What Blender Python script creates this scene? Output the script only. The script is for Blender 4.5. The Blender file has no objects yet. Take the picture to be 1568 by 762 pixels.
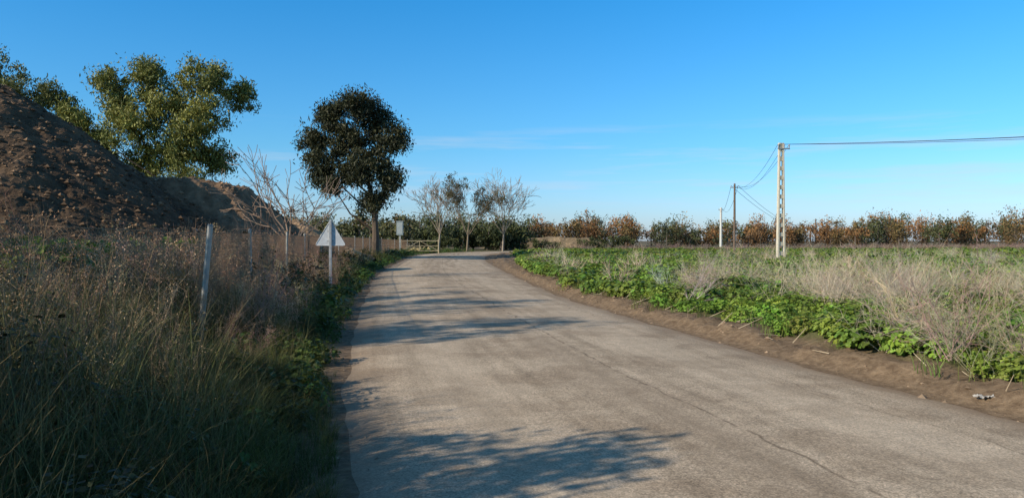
import bpy, math, numpy as np
from mathutils import Vector
rng = np.random.default_rng(7)
scene = bpy.context.scene

# ------------------------------------------------------------------ helpers
class Batch:
    def __init__(s): s.v=[]; s.t=[]; s.c=[]; s.n=0
    def add(s,V,T,C):
        V=np.asarray(V,float).reshape(-1,3); T=np.asarray(T,int).reshape(-1,3)
        C=np.asarray(C,float)
        if C.ndim==1: C=np.tile(C,(len(V),1))
        s.v.append(V); s.t.append(T+s.n); s.c.append(C); s.n+=len(V)
    def arr(s): return np.concatenate(s.v),np.concatenate(s.t),np.concatenate(s.c)
    def inst(s,proto,P,yaw,sc,col=None,scz=None,lean=None):
        V,T,C=proto; N=len(P)
        if N==0: return
        c,sn=np.cos(yaw)[:,None],np.sin(yaw)[:,None]
        x=(V[None,:,0]*c-V[None,:,1]*sn)*sc[:,None]; y=(V[None,:,0]*sn+V[None,:,1]*c)*sc[:,None]
        z=V[None,:,2]*(sc if scz is None else scz)[:,None]
        if lean is not None:
            x=x+z*lean[:,0:1]; y=y+z*lean[:,1:2]
        W=np.stack([x+P[:,0:1],y+P[:,1:2],z+P[:,2:3]],-1).reshape(-1,3)
        TT=(T[None]+(np.arange(N)*len(V))[:,None,None]).reshape(-1,3)
        CC=np.tile(C[None],(N,1,1))
        if col is not None: CC=CC*col[:,None,:]
        s.add(W,TT,CC.reshape(-1,3))

def build(name,b,mat,smooth=False,parent=None):
    V,T,C = b.arr() if isinstance(b,Batch) else b
    me=bpy.data.meshes.new(name)
    me.vertices.add(len(V)); me.vertices.foreach_set('co',V.astype(np.float32).ravel())
    me.loops.add(len(T)*3); me.loops.foreach_set('vertex_index',T.astype(np.int32).ravel())
    me.polygons.add(len(T)); me.polygons.foreach_set('loop_start',np.arange(len(T),dtype=np.int32)*3)
    me.polygons.foreach_set('use_smooth',np.full(len(T),smooth))
    me.update(calc_edges=True)
    ca=me.color_attributes.new('Col','FLOAT_COLOR','POINT')
    C4=np.ones((len(V),4),np.float32); C4[:,:3]=C
    ca.data.foreach_set('color',C4.ravel())
    me.materials.append(mat)
    o=bpy.data.objects.new(name,me); scene.collection.objects.link(o)
    if parent: o.parent=parent
    return o

def empty(name,loc=(0,0,0)):
    e=bpy.data.objects.new(name,None); e.location=loc; scene.collection.objects.link(e); return e

def norm(a): return a/np.maximum(np.linalg.norm(a,axis=-1,keepdims=True),1e-9)

def rhombs(b,P,U,W,col):
    N=len(P)
    V=np.stack([P-U,P+W,P+U,P-W],1).reshape(-1,3)
    T=(np.array([[0,1,2],[0,2,3]])[None]+(np.arange(N)*4)[:,None,None]).reshape(-1,3)
    b.add(V,T,np.repeat(col,4,0))

def segs(b,P0,P1,R0,R1,col,sides=5):
    P0=np.asarray(P0,float);P1=np.asarray(P1,float);R0=np.asarray(R0,float);R1=np.asarray(R1,float)
    N=len(P0); D=norm(P1-P0)
    ref=np.where(np.abs(D[:,2:3])>.9,np.array([[1,0,0.]]),np.array([[0,0,1.]]))
    A=norm(np.cross(D,ref)); B2=np.cross(D,A)
    th=np.arange(sides)*2*np.pi/sides
    ring=A[:,None]*np.cos(th)[None,:,None]+B2[:,None]*np.sin(th)[None,:,None]
    V=np.concatenate([P0[:,None]+ring*R0[:,None,None],P1[:,None]+ring*R1[:,None,None]],1).reshape(-1,3)
    T=[]
    for i in range(sides):
        j=(i+1)%sides
        T+= [[i,j,sides+j],[i,sides+j,sides+i]]
    if sides>3:
        for i in range(1,sides-1): T+=[[0,i+1,i],[sides,sides+i,sides+i+1]]
    T=(np.array(T)[None]+(np.arange(N)*2*sides)[:,None,None]).reshape(-1,3)
    col=np.asarray(col,float)
    if col.ndim==1: col=np.tile(col,(N,1))
    b.add(V,T,np.repeat(col,2*sides,0))

def boxes(b,items,col):
    for (x0,x1,y0,y1,z0,z1) in items:
        V=[(x,y,z) for z in (z0,z1) for y in (y0,y1) for x in (x0,x1)]
        T=[(0,2,3),(0,3,1),(4,5,7),(4,7,6),(0,1,5),(0,5,4),(2,6,7),(2,7,3),(0,4,6),(0,6,2),(1,3,7),(1,7,5)]
        b.add(V,T,col)

_perm=np.random.default_rng(3).random((256,256))
def vn(x,y):
    xi=np.floor(x).astype(int);yi=np.floor(y).astype(int);fx=x-xi;fy=y-yi
    fx=fx*fx*(3-2*fx);fy=fy*fy*(3-2*fy)
    g=lambda a,c:_perm[a%256,c%256]
    return (g(xi,yi)*(1-fx)+g(xi+1,yi)*fx)*(1-fy)+(g(xi,yi+1)*(1-fx)+g(xi+1,yi+1)*fx)*fy
def fbm(x,y,o=4):
    r=0;a=.5
    for i in range(o): r=r+a*(vn(x*2**i+17*i,y*2**i+31*i)-.5)*2; a*=.5
    return r
def sstep(a,b,x):
    t=np.clip((x-a)/(b-a),0,1); return t*t*(3-2*t)

# ------------------------------------------------------------------ materials
def newmat(name):
    m=bpy.data.materials.new(name); m.use_nodes=True; nt=m.node_tree; nt.nodes.clear()
    out=nt.nodes.new('ShaderNodeOutputMaterial'); return m,nt,out
def N(nt,t,**k):
    n=nt.nodes.new(t)
    for a,v in k.items(): setattr(n,a,v)
    return n
def noise(nt,vec,scale,detail=4,rough=.55):
    n=N(nt,'ShaderNodeTexNoise'); n.inputs['Scale'].default_value=scale; n.inputs['Detail'].default_value=detail; n.inputs['Roughness'].default_value=rough
    if vec is not None: nt.links.new(vec,n.inputs['Vector'])
    return n.outputs['Fac']
def ramp(nt,fac,stops):
    r=N(nt,'ShaderNodeValToRGB'); e=r.color_ramp.elements
    while len(e)<len(stops): e.new(.5)
    for i,(p,c) in enumerate(stops):
        e[i].position=p; e[i].color=(*c,1) if len(c)==3 else c
    nt.links.new(fac,r.inputs['Fac']); return r.outputs['Color']
def mix(nt,f,a,b,mode='MIX'):
    m=N(nt,'ShaderNodeMix',data_type='RGBA',blend_type=mode)
    for s,v in ((m.inputs[0],f),(m.inputs[6],a),(m.inputs[7],b)):
        if hasattr(v,'is_output'): nt.links.new(v,s)
        else: s.default_value = v if not isinstance(v,tuple) else (*v,1)
    return m.outputs[2]
def mth(nt,op,a,b=None,c=None,clamp=False):
    m=N(nt,'ShaderNodeMath',operation=op); m.use_clamp=clamp
    for i,v in enumerate((a,b,c)):
        if v is None: continue
        if hasattr(v,'is_output'): nt.links.new(v,m.inputs[i])
        else: m.inputs[i].default_value=v
    return m.outputs[0]
def bump(nt,h,st,dist):
    b=N(nt,'ShaderNodeBump'); b.inputs['Strength'].default_value=st; b.inputs['Distance'].default_value=dist
    nt.links.new(h,b.inputs['Height']); return b.outputs[0]

def foliage_mat(name,transl=.25,rough=.6,spec=.25):
    m,nt,out=newmat(name)
    at=N(nt,'ShaderNodeAttribute',attribute_name='Col')
    geo=N(nt,'ShaderNodeNewGeometry')
    n=noise(nt,geo.outputs['Position'],1.2,1)
    br=ramp(nt,n,[(.3,(.75,.75,.75)),(.7,(1.22,1.22,1.22))])
    col=mix(nt,1.0,at.outputs['Color'],br,'MULTIPLY')
    p=N(nt,'ShaderNodeBsdfPrincipled'); nt.links.new(col,p.inputs['Base Color'])
    p.inputs['Roughness'].default_value=rough; p.inputs['Specular IOR Level'].default_value=spec
    if transl>0:
        tr=N(nt,'ShaderNodeBsdfTranslucent'); nt.links.new(col,tr.inputs['Color'])
        ms=N(nt,'ShaderNodeMixShader'); ms.inputs[0].default_value=transl
        nt.links.new(p.outputs[0],ms.inputs[1]); nt.links.new(tr.outputs[0],ms.inputs[2])
        nt.links.new(ms.outputs[0],out.inputs[0])
    else: nt.links.new(p.outputs[0],out.inputs[0])
    return m
def surf_mat(name,nscale=8,rough=.8,var=(.7,1.25),bst=.4,bd=.02,metal=0):
    m,nt,out=newmat(name)
    at=N(nt,'ShaderNodeAttribute',attribute_name='Col')
    geo=N(nt,'ShaderNodeNewGeometry')
    n=noise(nt,geo.outputs['Position'],nscale,6,.65)
    br=ramp(nt,n,[(.3,(var[0],)*3),(.7,(var[1],)*3)])
    col=mix(nt,1.0,at.outputs['Color'],br,'MULTIPLY')
    p=N(nt,'ShaderNodeBsdfPrincipled'); nt.links.new(col,p.inputs['Base Color'])
    p.inputs['Roughness'].default_value=rough; p.inputs['Metallic'].default_value=metal
    p.inputs['Specular IOR Level'].default_value=.25
    nt.links.new(bump(nt,n,bst,bd),p.inputs['Normal'])
    nt.links.new(p.outputs[0],out.inputs[0]); return m
def plain_mat(name,rough=.85):
    m,nt,out=newmat(name)
    at=N(nt,'ShaderNodeAttribute',attribute_name='Col')
    p=N(nt,'ShaderNodeBsdfDiffuse'); nt.links.new(at.outputs['Color'],p.inputs['Color'])
    nt.links.new(p.outputs[0],out.inputs[0]); return m

M_leaf=foliage_mat('leaf_green',.28,.5,.3)
M_grass=foliage_mat('grass_blades',.22,.6,.15)
M_dry=plain_mat('dry_weed')
M_tree=foliage_mat('tree_leaf',.14,.55,.25)
M_bark=surf_mat('bark',6,.9)
M_twig=plain_mat('thin_branches')
M_soil=surf_mat('heaped_soil',2.5,.95,(.55,1.4),.8,.12)
M_metal=surf_mat('galvanised_steel',10,.5,(.75,1.15),.1,.005,.2)
M_wire=plain_mat('rusty_wire')
M_conc=surf_mat('concrete',6,.85,(.8,1.12),.3,.01)
M_stone=surf_mat('stone',8,.9)

# ------------------------------------------------------------------ road centre line
ctrl=np.array([(6.2,-14),(5.2,-9),(4.2,-5),(3.1,0),(2.0,4.7),(1.2,8),(.80,9.7),(-.08,14.3),(-.95,19),(-1.55,23),(-2.8,32.6),(-4.0,44),(-5.2,58),(-6.3,75),(-6.4,88),(-4.2,100),(1.0,110),(10,118.5),(26,127),(50,136),(80,144),(120,150)],float)
def catmull(P,n=12):
    Q=[];P2=np.vstack([2*P[0]-P[1],P,2*P[-1]-P[-2]])
    for i in range(1,len(P2)-2):
        a,b,c,d=P2[i-1:i+3]
        for t in np.linspace(0,1,n,endpoint=False):
            Q.append(.5*((2*b)+(-a+c)*t+(2*a-5*b+4*c-d)*t*t+(-a+3*b-3*c+d)*t**3))
    Q.append(P[-1]); return np.array(Q)
CL=catmull(ctrl); 
seg=np.linalg.norm(np.diff(CL,axis=0),axis=1); S=np.concatenate([[0],np.cumsum(seg)])
sN=np.arange(0,S[-1],.4); CL=np.stack([np.interp(sN,S,CL[:,0]),np.interp(sN,S,CL[:,1])],1)
TG=norm(np.gradient(CL,axis=0)); RT=np.stack([TG[:,1],-TG[:,0]],1)
HW=np.interp(CL[:,1],[0,8,20,36,60,85,120],[3.05,2.95,2.8,3.2,3.35,4.0,3.8])
def lat(x,y):
    x=np.ravel(x);y=np.ravel(y); s=np.empty(len(x)); hw=np.empty(len(x)); st=np.empty(len(x))
    for i in range(0,len(x),4000):
        dx=x[i:i+4000,None]-CL[None,:,0]; dy=y[i:i+4000,None]-CL[None,:,1]
        k=np.argmin(dx*dx+dy*dy,1); r=np.arange(len(k))
        s[i:i+4000]=np.sign(dx[r,k]*RT[k,0]+dy[r,k]*RT[k,1])*np.sqrt(dx[r,k]**2+dy[r,k]**2)
        hw[i:i+4000]=HW[k]; st[i:i+4000]=CL[k,1]
    return s,np.abs(s)-hw,st
def gapR(st): return np.interp(st,[0,8,15,20,30,40,58,75,90,105],[.70,.75,.78,.75,.75,.9,2.6,3.2,2.6,1.6])
def gz(x,y,full=False):
    x=np.asarray(x,float);y=np.asarray(y,float)
    s,e,st=lat(x,y); s=s.reshape(x.shape);e=e.reshape(x.shape);st=st.reshape(x.shape)
    g=gapR(st)
    left=.32*sstep(.1,3.5,e)*(1-sstep(60,120,st))
    nearv=1-sstep(g+1,g+3,e)
    right=.15*sstep(.0,.5*g+.1,e)+.10*fbm(x*1.5,y*1.5)*sstep(.1,.5,e)*nearv+.10*fbm(x*5,y*5)*sstep(.02,.35,e)*nearv
    z=np.where(s<0,left+.03*fbm(x*2,y*2)*sstep(.05,.6,e),right)
    z=np.where(e<0,0,z)+.10*fbm(x*.12,y*.12)*sstep(4,12,e)
    z=z-.012
    if full: return z,s,e,st
    return z

# ------------------------------------------------------------------ ground
def axis(lo,hi,step,far,growth=1.12):
    a=list(np.arange(lo,hi,step)); d=step
    p=a[-1]; q=a[0]; pos=[];neg=[]
    while p<far: d*=growth; p+=d; pos.append(p)
    d=step
    while q>-far: d*=growth; q-=d; neg.append(q)
    return np.array(neg[::-1]+a+pos)
gx=axis(-8,9,.11,1800); gy=axis(-2,34,.16,2200,1.05)
X,Y=np.meshgrid(gx,gy)
Z,s_,e_,st_=gz(X,Y,True)
dirt=np.where(s_>0,(1-sstep(gapR(st_)*.9,gapR(st_)*1.5+.3,e_)),(1-sstep(.15,.6,e_)))
veg=np.clip(1-sstep(95,135,Y),0,1)
nx,ny=len(gx),len(gy)
idx=np.arange(nx*ny).reshape(ny,nx)
a,b_,c,d=idx[:-1,:-1].ravel(),idx[:-1,1:].ravel(),idx[1:,1:].ravel(),idx[1:,:-1].ravel()
T=np.concatenate([np.stack([a,b_,c],1),np.stack([a,c,d],1)])
C=np.stack([dirt.ravel(),veg.ravel(),(s_<0).ravel().astype(float)],1)
m,nt,out=newmat('ground_soil')
at=N(nt,'ShaderNodeAttribute',attribute_name='Col'); sp=N(nt,'ShaderNodeSeparateColor'); nt.links.new(at.outputs['Color'],sp.inputs[0])
geo=N(nt,'ShaderNodeNewGeometry'); pos=geo.outputs['Position']
n1=noise(nt,pos,.35,6,.6); n2=noise(nt,pos,9,6,.7); n3=noise(nt,pos,.05,4); n4=noise(nt,pos,60,4,.7)
soil=ramp(nt,n2,[(.3,(.125,.083,.052)),(.7,(.33,.235,.15))])
green=ramp(nt,n1,[(.35,(.14,.12,.055)),(.5,(.085,.12,.035)),(.7,(.10,.16,.04))])
far=ramp(nt,n3,[(.35,(.18,.13,.10)),(.65,(.17,.155,.08))])
c1=mix(nt,sp.outputs[1],far,green)
c2=mix(nt,sp.outputs[0],c1,soil)
p=N(nt,'ShaderNodeBsdfPrincipled'); nt.links.new(c2,p.inputs['Base Color']); p.inputs['Roughness'].default_value=.95; p.inputs['Specular IOR Level'].default_value=.1
hh=mth(nt,'ADD',n2,mth(nt,'MULTIPLY',n4,.3))
nt.links.new(bump(nt,hh,.7,.05),p.inputs['Normal']); nt.links.new(p.outputs[0],out.inputs[0])
build('ground',(np.stack([X.ravel(),Y.ravel(),Z.ravel()],1),T,C),m,True)

# ------------------------------------------------------------------ road
cr=np.linspace(-1,1,15)
jl=.12*fbm(sN*.9,sN*0+3.3,4)+.08*fbm(sN*4,sN*0+1.3,3); jr=.14*fbm(sN*.9,sN*0+9.3,4)+.09*fbm(sN*4,sN*0+5.3,3)
V=[];UV=[]
for i in range(len(CL)):
    l=-HW[i]+jl[i]; r=HW[i]+jr[i]
    for t in cr:
        w=l+(r-l)*(t+1)/2
        z=.012+.03*(1-t*t)-(.03 if abs(t)==1 else 0)
        V.append((CL[i,0]+RT[i,0]*w,CL[i,1]+RT[i,1]*w,z)); UV.append((w+HW[i],sN[i]))
V=np.array(V);UV=np.array(UV); k=len(cr); idx=np.arange(len(V)).reshape(-1,k)
a,b_,c,d=idx[:-1,:-1].ravel(),idx[:-1,1:].ravel(),idx[1:,1:].ravel(),idx[1:,:-1].ravel()
T=np.concatenate([np.stack([a,b_,c],1),np.stack([a,c,d],1)])
hwv=np.repeat(HW,k)
C=np.stack([UV[:,0]/10,np.abs(UV[:,0]-hwv)/hwv,UV[:,1]/300],1)
m,nt,out=newmat('worn_asphalt')
at=N(nt,'ShaderNodeAttribute',attribute_name='Col'); sp=N(nt,'ShaderNodeSeparateColor'); nt.links.new(at.outputs['Color'],sp.inputs[0])
geo=N(nt,'ShaderNodeNewGeometry'); pos=geo.outputs['Position']
u=mth(nt,'MULTIPLY',sp.outputs[0],10.0); vv_=mth(nt,'MULTIPLY',sp.outputs[2],300.0)
farm=mth(nt,'MULTIPLY',mth(nt,'SUBTRACT',vv_,40.0),1/45.0,clamp=True)
cx_=N(nt,'ShaderNodeCombineXYZ'); nt.links.new(mth(nt,'MULTIPLY',u,3.5),cx_.inputs[0]); nt.links.new(mth(nt,'MULTIPLY',vv_,.22),cx_.inputs[1])
streak=noise(nt,cx_.outputs[0],1.0,5,.65)
nb=noise(nt,pos,.5,5,.6); nm=noise(nt,pos,3.0,5,.65); nf=noise(nt,pos,38,5,.8); npt=noise(nt,pos,.9,3,.5)
vor=N(nt,'ShaderNodeTexVoronoi'); vor.inputs['Scale'].default_value=85; nt.links.new(pos,vor.inputs['Vector'])
base=ramp(nt,nb,[(.3,(.485,.375,.265)),(.7,(.64,.51,.37))])
base=mix(nt,.95,base,ramp(nt,streak,[(.3,(.70,.69,.67)),(.55,(1,1,1)),(.75,(1.15,1.15,1.14))]),'MULTIPLY')
base=mix(nt,.9,base,ramp(nt,nf,[(.32,(.5,.5,.5)),(.48,(1,1,1)),(.70,(1.38,1.36,1.33))]),'MULTIPLY')
base=mix(nt,.8,base,ramp(nt,vor.outputs['Color'],[(.1,(.55,.55,.55)),(.9,(1.3,1.3,1.3))]),'MULTIPLY')
base=mix(nt,.8,base,ramp(nt,nm,[(.3,(.78,.77,.76)),(.7,(1.12,1.12,1.12))]),'MULTIPLY')
base=mix(nt,.8,base,ramp(nt,npt,[(.52,(1,1,1)),(.58,(.80,.78,.76))]),'MULTIPLY')
def band(center,width,wig):
    w=mth(nt,'ADD',u,mth(nt,'MULTIPLY',mth(nt,'SUBTRACT',noise(nt,pos,wig[0],5,.6),.5),wig[1]))
    dd=mth(nt,'ABSOLUTE',mth(nt,'SUBTRACT',w,center))
    return mth(nt,'SUBTRACT',1.0,mth(nt,'DIVIDE',dd,width),clamp=True)
for cpos in (1.35,4.4):
    base=mix(nt,mth(nt,'MULTIPLY',band(cpos,.7,(.7,.6)),.28),base,(.64,.52,.385))
base=mix(nt,mth(nt,'MULTIPLY',band(2.9,.55,(.6,.9)),.34),base,(.28,.21,.145))
crk=band(3.25,.026,(1.6,.26)); brk=ramp(nt,noise(nt,pos,2.6,4),[(.40,(0,0,0)),(.52,(1,1,1))])
base=mix(nt,mth(nt,'MULTIPLY',mth(nt,'MULTIPLY',crk,brk),.75),base,(.12,.085,.055))
crk2=band(4.9,.018,(.9,.6)); base=mix(nt,mth(nt,'MULTIPLY',mth(nt,'MULTIPLY',crk2,brk),.6),base,(.16,.12,.08))
vc=N(nt,'ShaderNodeTexVoronoi',feature='DISTANCE_TO_EDGE'); vc.inputs['Scale'].default_value=.42
wv=N(nt,'ShaderNodeVectorMath',operation='ADD'); nz=N(nt,'ShaderNodeTexNoise'); nz.inputs['Scale'].default_value=1.5; nz.inputs['Detail'].default_value=6
nt.links.new(pos,nz.inputs['Vector']); nt.links.new(pos,wv.inputs[0]); nt.links.new(nz.outputs['Color'],wv.inputs[1]); nt.links.new(wv.outputs[0],vc.inputs['Vector'])
cm=ramp(nt,vc.outputs['Distance'],[(0,(1,1,1)),(.005,(0,0,0))])
cmask=mth(nt,'MULTIPLY',cm,ramp(nt,noise(nt,pos,.6,2),[(.48,(0,0,0)),(.58,(1,1,1))]))
base=mix(nt,mth(nt,'MULTIPLY',cmask,.4),base,(.18,.14,.10))
for cpos in (2.1,2.5,3.7,4.2):
    base=mix(nt,mth(nt,'MULTIPLY',mth(nt,'MULTIPLY',band(cpos,.17,(.07,3.4)),farm),.75),base,(.22,.155,.10))
edge=mth(nt,'ADD',sp.outputs[1],mth(nt,'MULTIPLY',mth(nt,'SUBTRACT',nm,.5),.4))
ef=ramp(nt,edge,[(.80,(0,0,0)),(1.0,(1,1,1))])
base=mix(nt,mth(nt,'MULTIPLY',ef,.85),base,(.32,.225,.145))
p=N(nt,'ShaderNodeBsdfPrincipled'); nt.links.new(base,p.inputs['Base Color']); p.inputs['Roughness'].default_value=.9; p.inputs['Specular IOR Level'].default_value=.15
nt.links.new(bump(nt,nf,.5,.008),p.inputs['Normal']); nt.links.new(p.outputs[0],out.inputs[0])
build('asphalt_road',(V,T,C),m,True)

# ------------------------------------------------------------------ plant prototypes
def grass_proto(nb,r,L,w,lean,segn=4,col=(.07,.11,.03),tip=(.16,.16,.06)):
    az=rng.random(nb)*2*np.pi; rr=r*np.sqrt(rng.random(nb)); ba=rng.random(nb)*2*np.pi
    base=np.stack([rr*np.cos(ba),rr*np.sin(ba),np.zeros(nb)],1)
    ln=L*(.45+.6*rng.random(nb)); le=lean*(.3+1.0*rng.random(nb))
    D=np.stack([np.cos(az),np.sin(az),0*az],1); Pp=np.stack([-np.sin(az),np.cos(az),0*az],1)
    tw=rng.normal(0,.6,nb); Pp=norm(Pp*np.cos(tw)[:,None]+D*np.sin(tw)[:,None])
    ts=np.linspace(0,1,segn+1); Vs=[]
    for t in ts:
        c=base+D*(le*ln*t*t)[:,None]; c[:,2]+=ln*(t-.45*np.minimum(le,1.2)*t**2.5)
        ww=w*(1-t**1.5)*.5+w*.04
        Vs.append(c-Pp*ww); Vs.append(c+Pp*ww)
    V=np.stack(Vs,1); 
    T=[]
    for i in range(segn): k=2*i; T+=[[k,k+1,k+3],[k,k+3,k+2]]
    T=(np.array(T)[None]+(np.arange(nb)*2*(segn+1))[:,None,None]).reshape(-1,3)
    cc=np.array(col)[None,None]*(1-np.repeat(ts,2))[None,:,None]+np.array(tip)[None,None]*np.repeat(ts,2)[None,:,None]
    cc=cc*(.7+.6*rng.random(nb))[:,None,None]
    return V.reshape(-1,3),T,cc.reshape(-1,3)

def leaf_proto(nl,R,H,size,col=(.10,.19,.03),detail=True,stems=True,pw=.8):
    b=Batch()
    az=rng.random(nl)*2*np.pi; el=np.arcsin(rng.random(nl)**pw)
    rad=(.55+.45*rng.random(nl))
    P=np.stack([R*rad*np.cos(el)*np.cos(az),R*rad*np.cos(el)*np.sin(az),H*(.12+.88*rad*np.sin(el))],1)
    nrm=norm(np.stack([np.cos(az)*np.cos(el),np.sin(az)*np.cos(el),.55+np.sin(el)],1)+rng.normal(0,.35,(nl,3)))
    A=norm(np.cross(nrm,rng.normal(size=(nl,3)))); B2=np.cross(nrm,A)
    sz=size*(.6+.7*rng.random(nl))
    col=np.array(col)[None]*(.6+.75*rng.random(nl))[:,None]*np.array([1,1,1])+np.array([.03,.01,0])*rng.random((nl,1))
    if detail:
        k=7; th=np.linspace(.35,2*np.pi-.35,k)
        rr=np.array([.85,1.0,.82,1.05,.82,1.0,.85])
        ring=A[:,None]*(np.cos(th)*rr)[None,:,None]+B2[:,None]*(np.sin(th)*rr)[None,:,None]
        ring=P[:,None]+ring*sz[:,None,None]*.55+nrm[:,None]*(sz*.12)[:,None,None]*np.array([1,0,1.2,0,1.2,0,1])[None,:,None]
        V=np.concatenate([P[:,None],ring],1).reshape(-1,3)
        T=np.array([[0,i,i+1] for i in range(1,k)]); T=(T[None]+(np.arange(nl)*(k+1))[:,None,None]).reshape(-1,3)
        b.add(V,T,np.repeat(col,k+1,0))
        if stems:
            Q=P*np.array([.2,.2,0]); m_=nl//3
            segs(b,Q[:m_],P[:m_],np.full(m_,.004),np.full(m_,.002),np.array([.10,.14,.04]),3)
    else:
        rhombs(b,P,A*sz[:,None]*.6,B2*sz[:,None]*.5,col)
    return b.arr()

def dry_proto(ns,H,th,spread,col,seed=.012,nside=9):
    b=Batch()
    for i in range(ns):
        az=rng.random()*2*np.pi; le=spread*(.3+rng.random()); h=H*(.6+.5*rng.random())
        t=np.linspace(0,1,6); p=np.stack([np.cos(az)*le*h*t**1.6+.03*rng.normal()*t,np.sin(az)*le*h*t**1.6+.03*rng.normal()*t,h*t],1)
        p[:,:2]+=rng.normal(0,.06*H,2)
        r=th*(1-.7*t)
        cc=np.array(col)*(.7+.5*rng.random())
        segs(b,p[:-1],p[1:],r[:-1],r[1:],cc*.85,3)
        tt=.3+.7*rng.random(nside); B0=np.stack([np.interp(tt,t,p[:,k]) for k in range(3)],1)
        dr=norm(rng.normal(size=(nside,3))+np.array([0,0,.9])); L=H*(.08+.16*rng.random(nside))*(1.2-tt*.6)
        B1=B0+dr*L[:,None]; segs(b,B0,B1,np.full(nside,th*.5),np.full(nside,th*.25),cc,3)
        k=5; f=rng.random((nside,k))*.8+.25
        PP=(B0[:,None]+(B1-B0)[:,None]*f[...,None]+rng.normal(0,.018*H,(nside,k,3))).reshape(-1,3); n=len(PP)
        U=norm(rng.normal(size=(n,3))+[0,0,.6])*seed*(.6+rng.random((n,1))); W=norm(np.cross(U,rng.normal(size=(n,3))))*seed*.5
        rhombs(b,PP,U,W,cc[None]*(.8+.5*rng.random((n,1))))
    return b.arr()

def twig_proto(H,th,col,n0=9,droop=.0):
    b=Batch(); P0=[];P1=[];R0=[];R1=[]
    def rec(p,d,L,r,lv):
        q=p
        for k in range(3):
            d=norm(d+rng.normal(0,.16,3)+np.array([0,0,.06-droop])); q2=q+d*L/3
            P0.append(q);P1.append(q2);R0.append(r*(1-k*.2));R1.append(r*(1-(k+1)*.2)); q=q2
            if lv>0:
                for _ in range(rng.integers(1,3)):
                    rec(q,norm(d+rng.normal(0,.55,3)),L*(.45+.2*rng.random()),r*.6,lv-1)
    for i in range(n0):
        a=rng.random()*2*np.pi; s=.2+.9*rng.random()
        rec(np.array([rng.normal(0,.05),rng.normal(0,.05),0.]),norm(np.array([np.cos(a)*s,np.sin(a)*s,1.])),H*(.5+.4*rng.random()),th,2)
    n=len(P0); segs(b,P0,P1,R0,R1,np.array(col)[None]*(.75+.5*rng.random((n,1))),3)
    return b.arr()

def scatter(x0,x1,y0,y1,n,cond):
    x=x0+(x1-x0)*rng.random(n); y=y0+(y1-y0)*rng.random(n)
    z,s,e,st=gz(x,y,True); k=cond(x,y,s,e,st)
    return np.stack([x,y,z],1)[k],s[k],e[k]
def go(b,protos,P,sc,colv=.25,tint=None,szmul=None,leanamt=.12):
    N_=len(P); which=rng.integers(0,len(protos),N_)
    s=sc[0]+(sc[1]-sc[0])*rng.random(N_)
    if szmul is not None: s=s*szmul
    col=(1-colv+2*colv*rng.random((N_,1)))*np.ones((1,3))*(1+.08*rng.normal(size=(N_,3)))
    if tint is not None: col=col*tint
    col=np.clip(col,.2,2.2)
    for i,p in enumerate(protos):
        k=which==i
        b.inst(p,P[k],rng.random(k.sum())*6.283,s[k],col[k],lean=rng.normal(0,leanamt,(k.sum(),2)))
inview=lambda x,y,m=1.5:(np.abs(x)<.72*y+m)

# ------------------------------------------------------------------ fence line (used to keep the weeds low in front of it)
FL=np.array([(-13.5,10.2),(-4.55,11.0),(-5.85,17.0),(-7.0,23.5),(-8.2,30),(-9.3,37),(-10.3,45),(-11.2,54),(-12.0,64),(-12.7,74),(-13.0,84),(-12.9,93)],float)
def lowmul(P):
    """weeds are lower and trampled between road and fence, with a bare patch by the corner post"""
    x,y=P[:,0],P[:,1]
    fx=np.interp(y,FL[1:,1],FL[1:,0])
    m_=np.where((y>6.5)&(x>fx-.25),.72,1.0)
    d=np.hypot((x+3.75)*1.25,(y-9.6)*.62)
    m_=m_*(.40+.60*sstep(.35,1.3,d))
    behind=(y>8.2)&(y<10.9)&(x<-4.6)
    return np.where(behind,m_*.80,m_)

# ------------------------------------------------------------------ LEFT roadside vegetation
DG=(.048,.075,.018); DGt=(.15,.155,.05)
g_near=[grass_proto(26,.12,.75,.007,.75,5,DG,DGt) for _ in range(4)]
g_tall=[grass_proto(20,.15,1.15,.007,.55,5,(.065,.08,.026),(.24,.20,.09)) for _ in range(4)]
g_mid=[grass_proto(16,.18,.9,.014,.6,3,(.06,.09,.022),(.20,.19,.065)) for _ in range(3)]
gb=Batch()
L=lambda lo,hi:(lambda x,y,s,e,st:(s<0)&(e>lo)&(e<hi)&inview(x,y,1.8))
P,s,e=scatter(-12,0,1.2,9,8000,L(.05,9)); hm=np.interp(e,[0,.5,1.4],[.35,.7,1.05])*lowmul(P)
k=(rng.random(len(P))<.8)&(np.hypot(P[:,0],P[:,1])>1.7); go(gb,g_near,P[k],(.7,1.15),.35,szmul=hm[k])
P,s,e=scatter(-14,0,1.6,14,3600,L(.6,9)); hm=np.interp(e,[.6,1.6],[.6,1.05])*lowmul(P)
k=np.hypot(P[:,0],P[:,1])>2.2; go(gb,g_tall,P[k],(.75,1.25),.35,szmul=hm[k])
P,s,e=scatter(-26,0,9,40,7000,L(.1,20)); hm=np.interp(e,[0,.6,1.6],[.35,.6,.95])*lowmul(P)
go(gb,g_mid,P,(.6,1.1),.3,szmul=hm)
P,s,e=scatter(-34,0,40,110,4000,L(.2,22)); hm=np.interp(e,[0,.8,2],[.35,.6,.8]); go(gb,g_mid,P,(.8,1.4),.3,szmul=hm)
build('roadside_grass',gb,M_grass)

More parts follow.
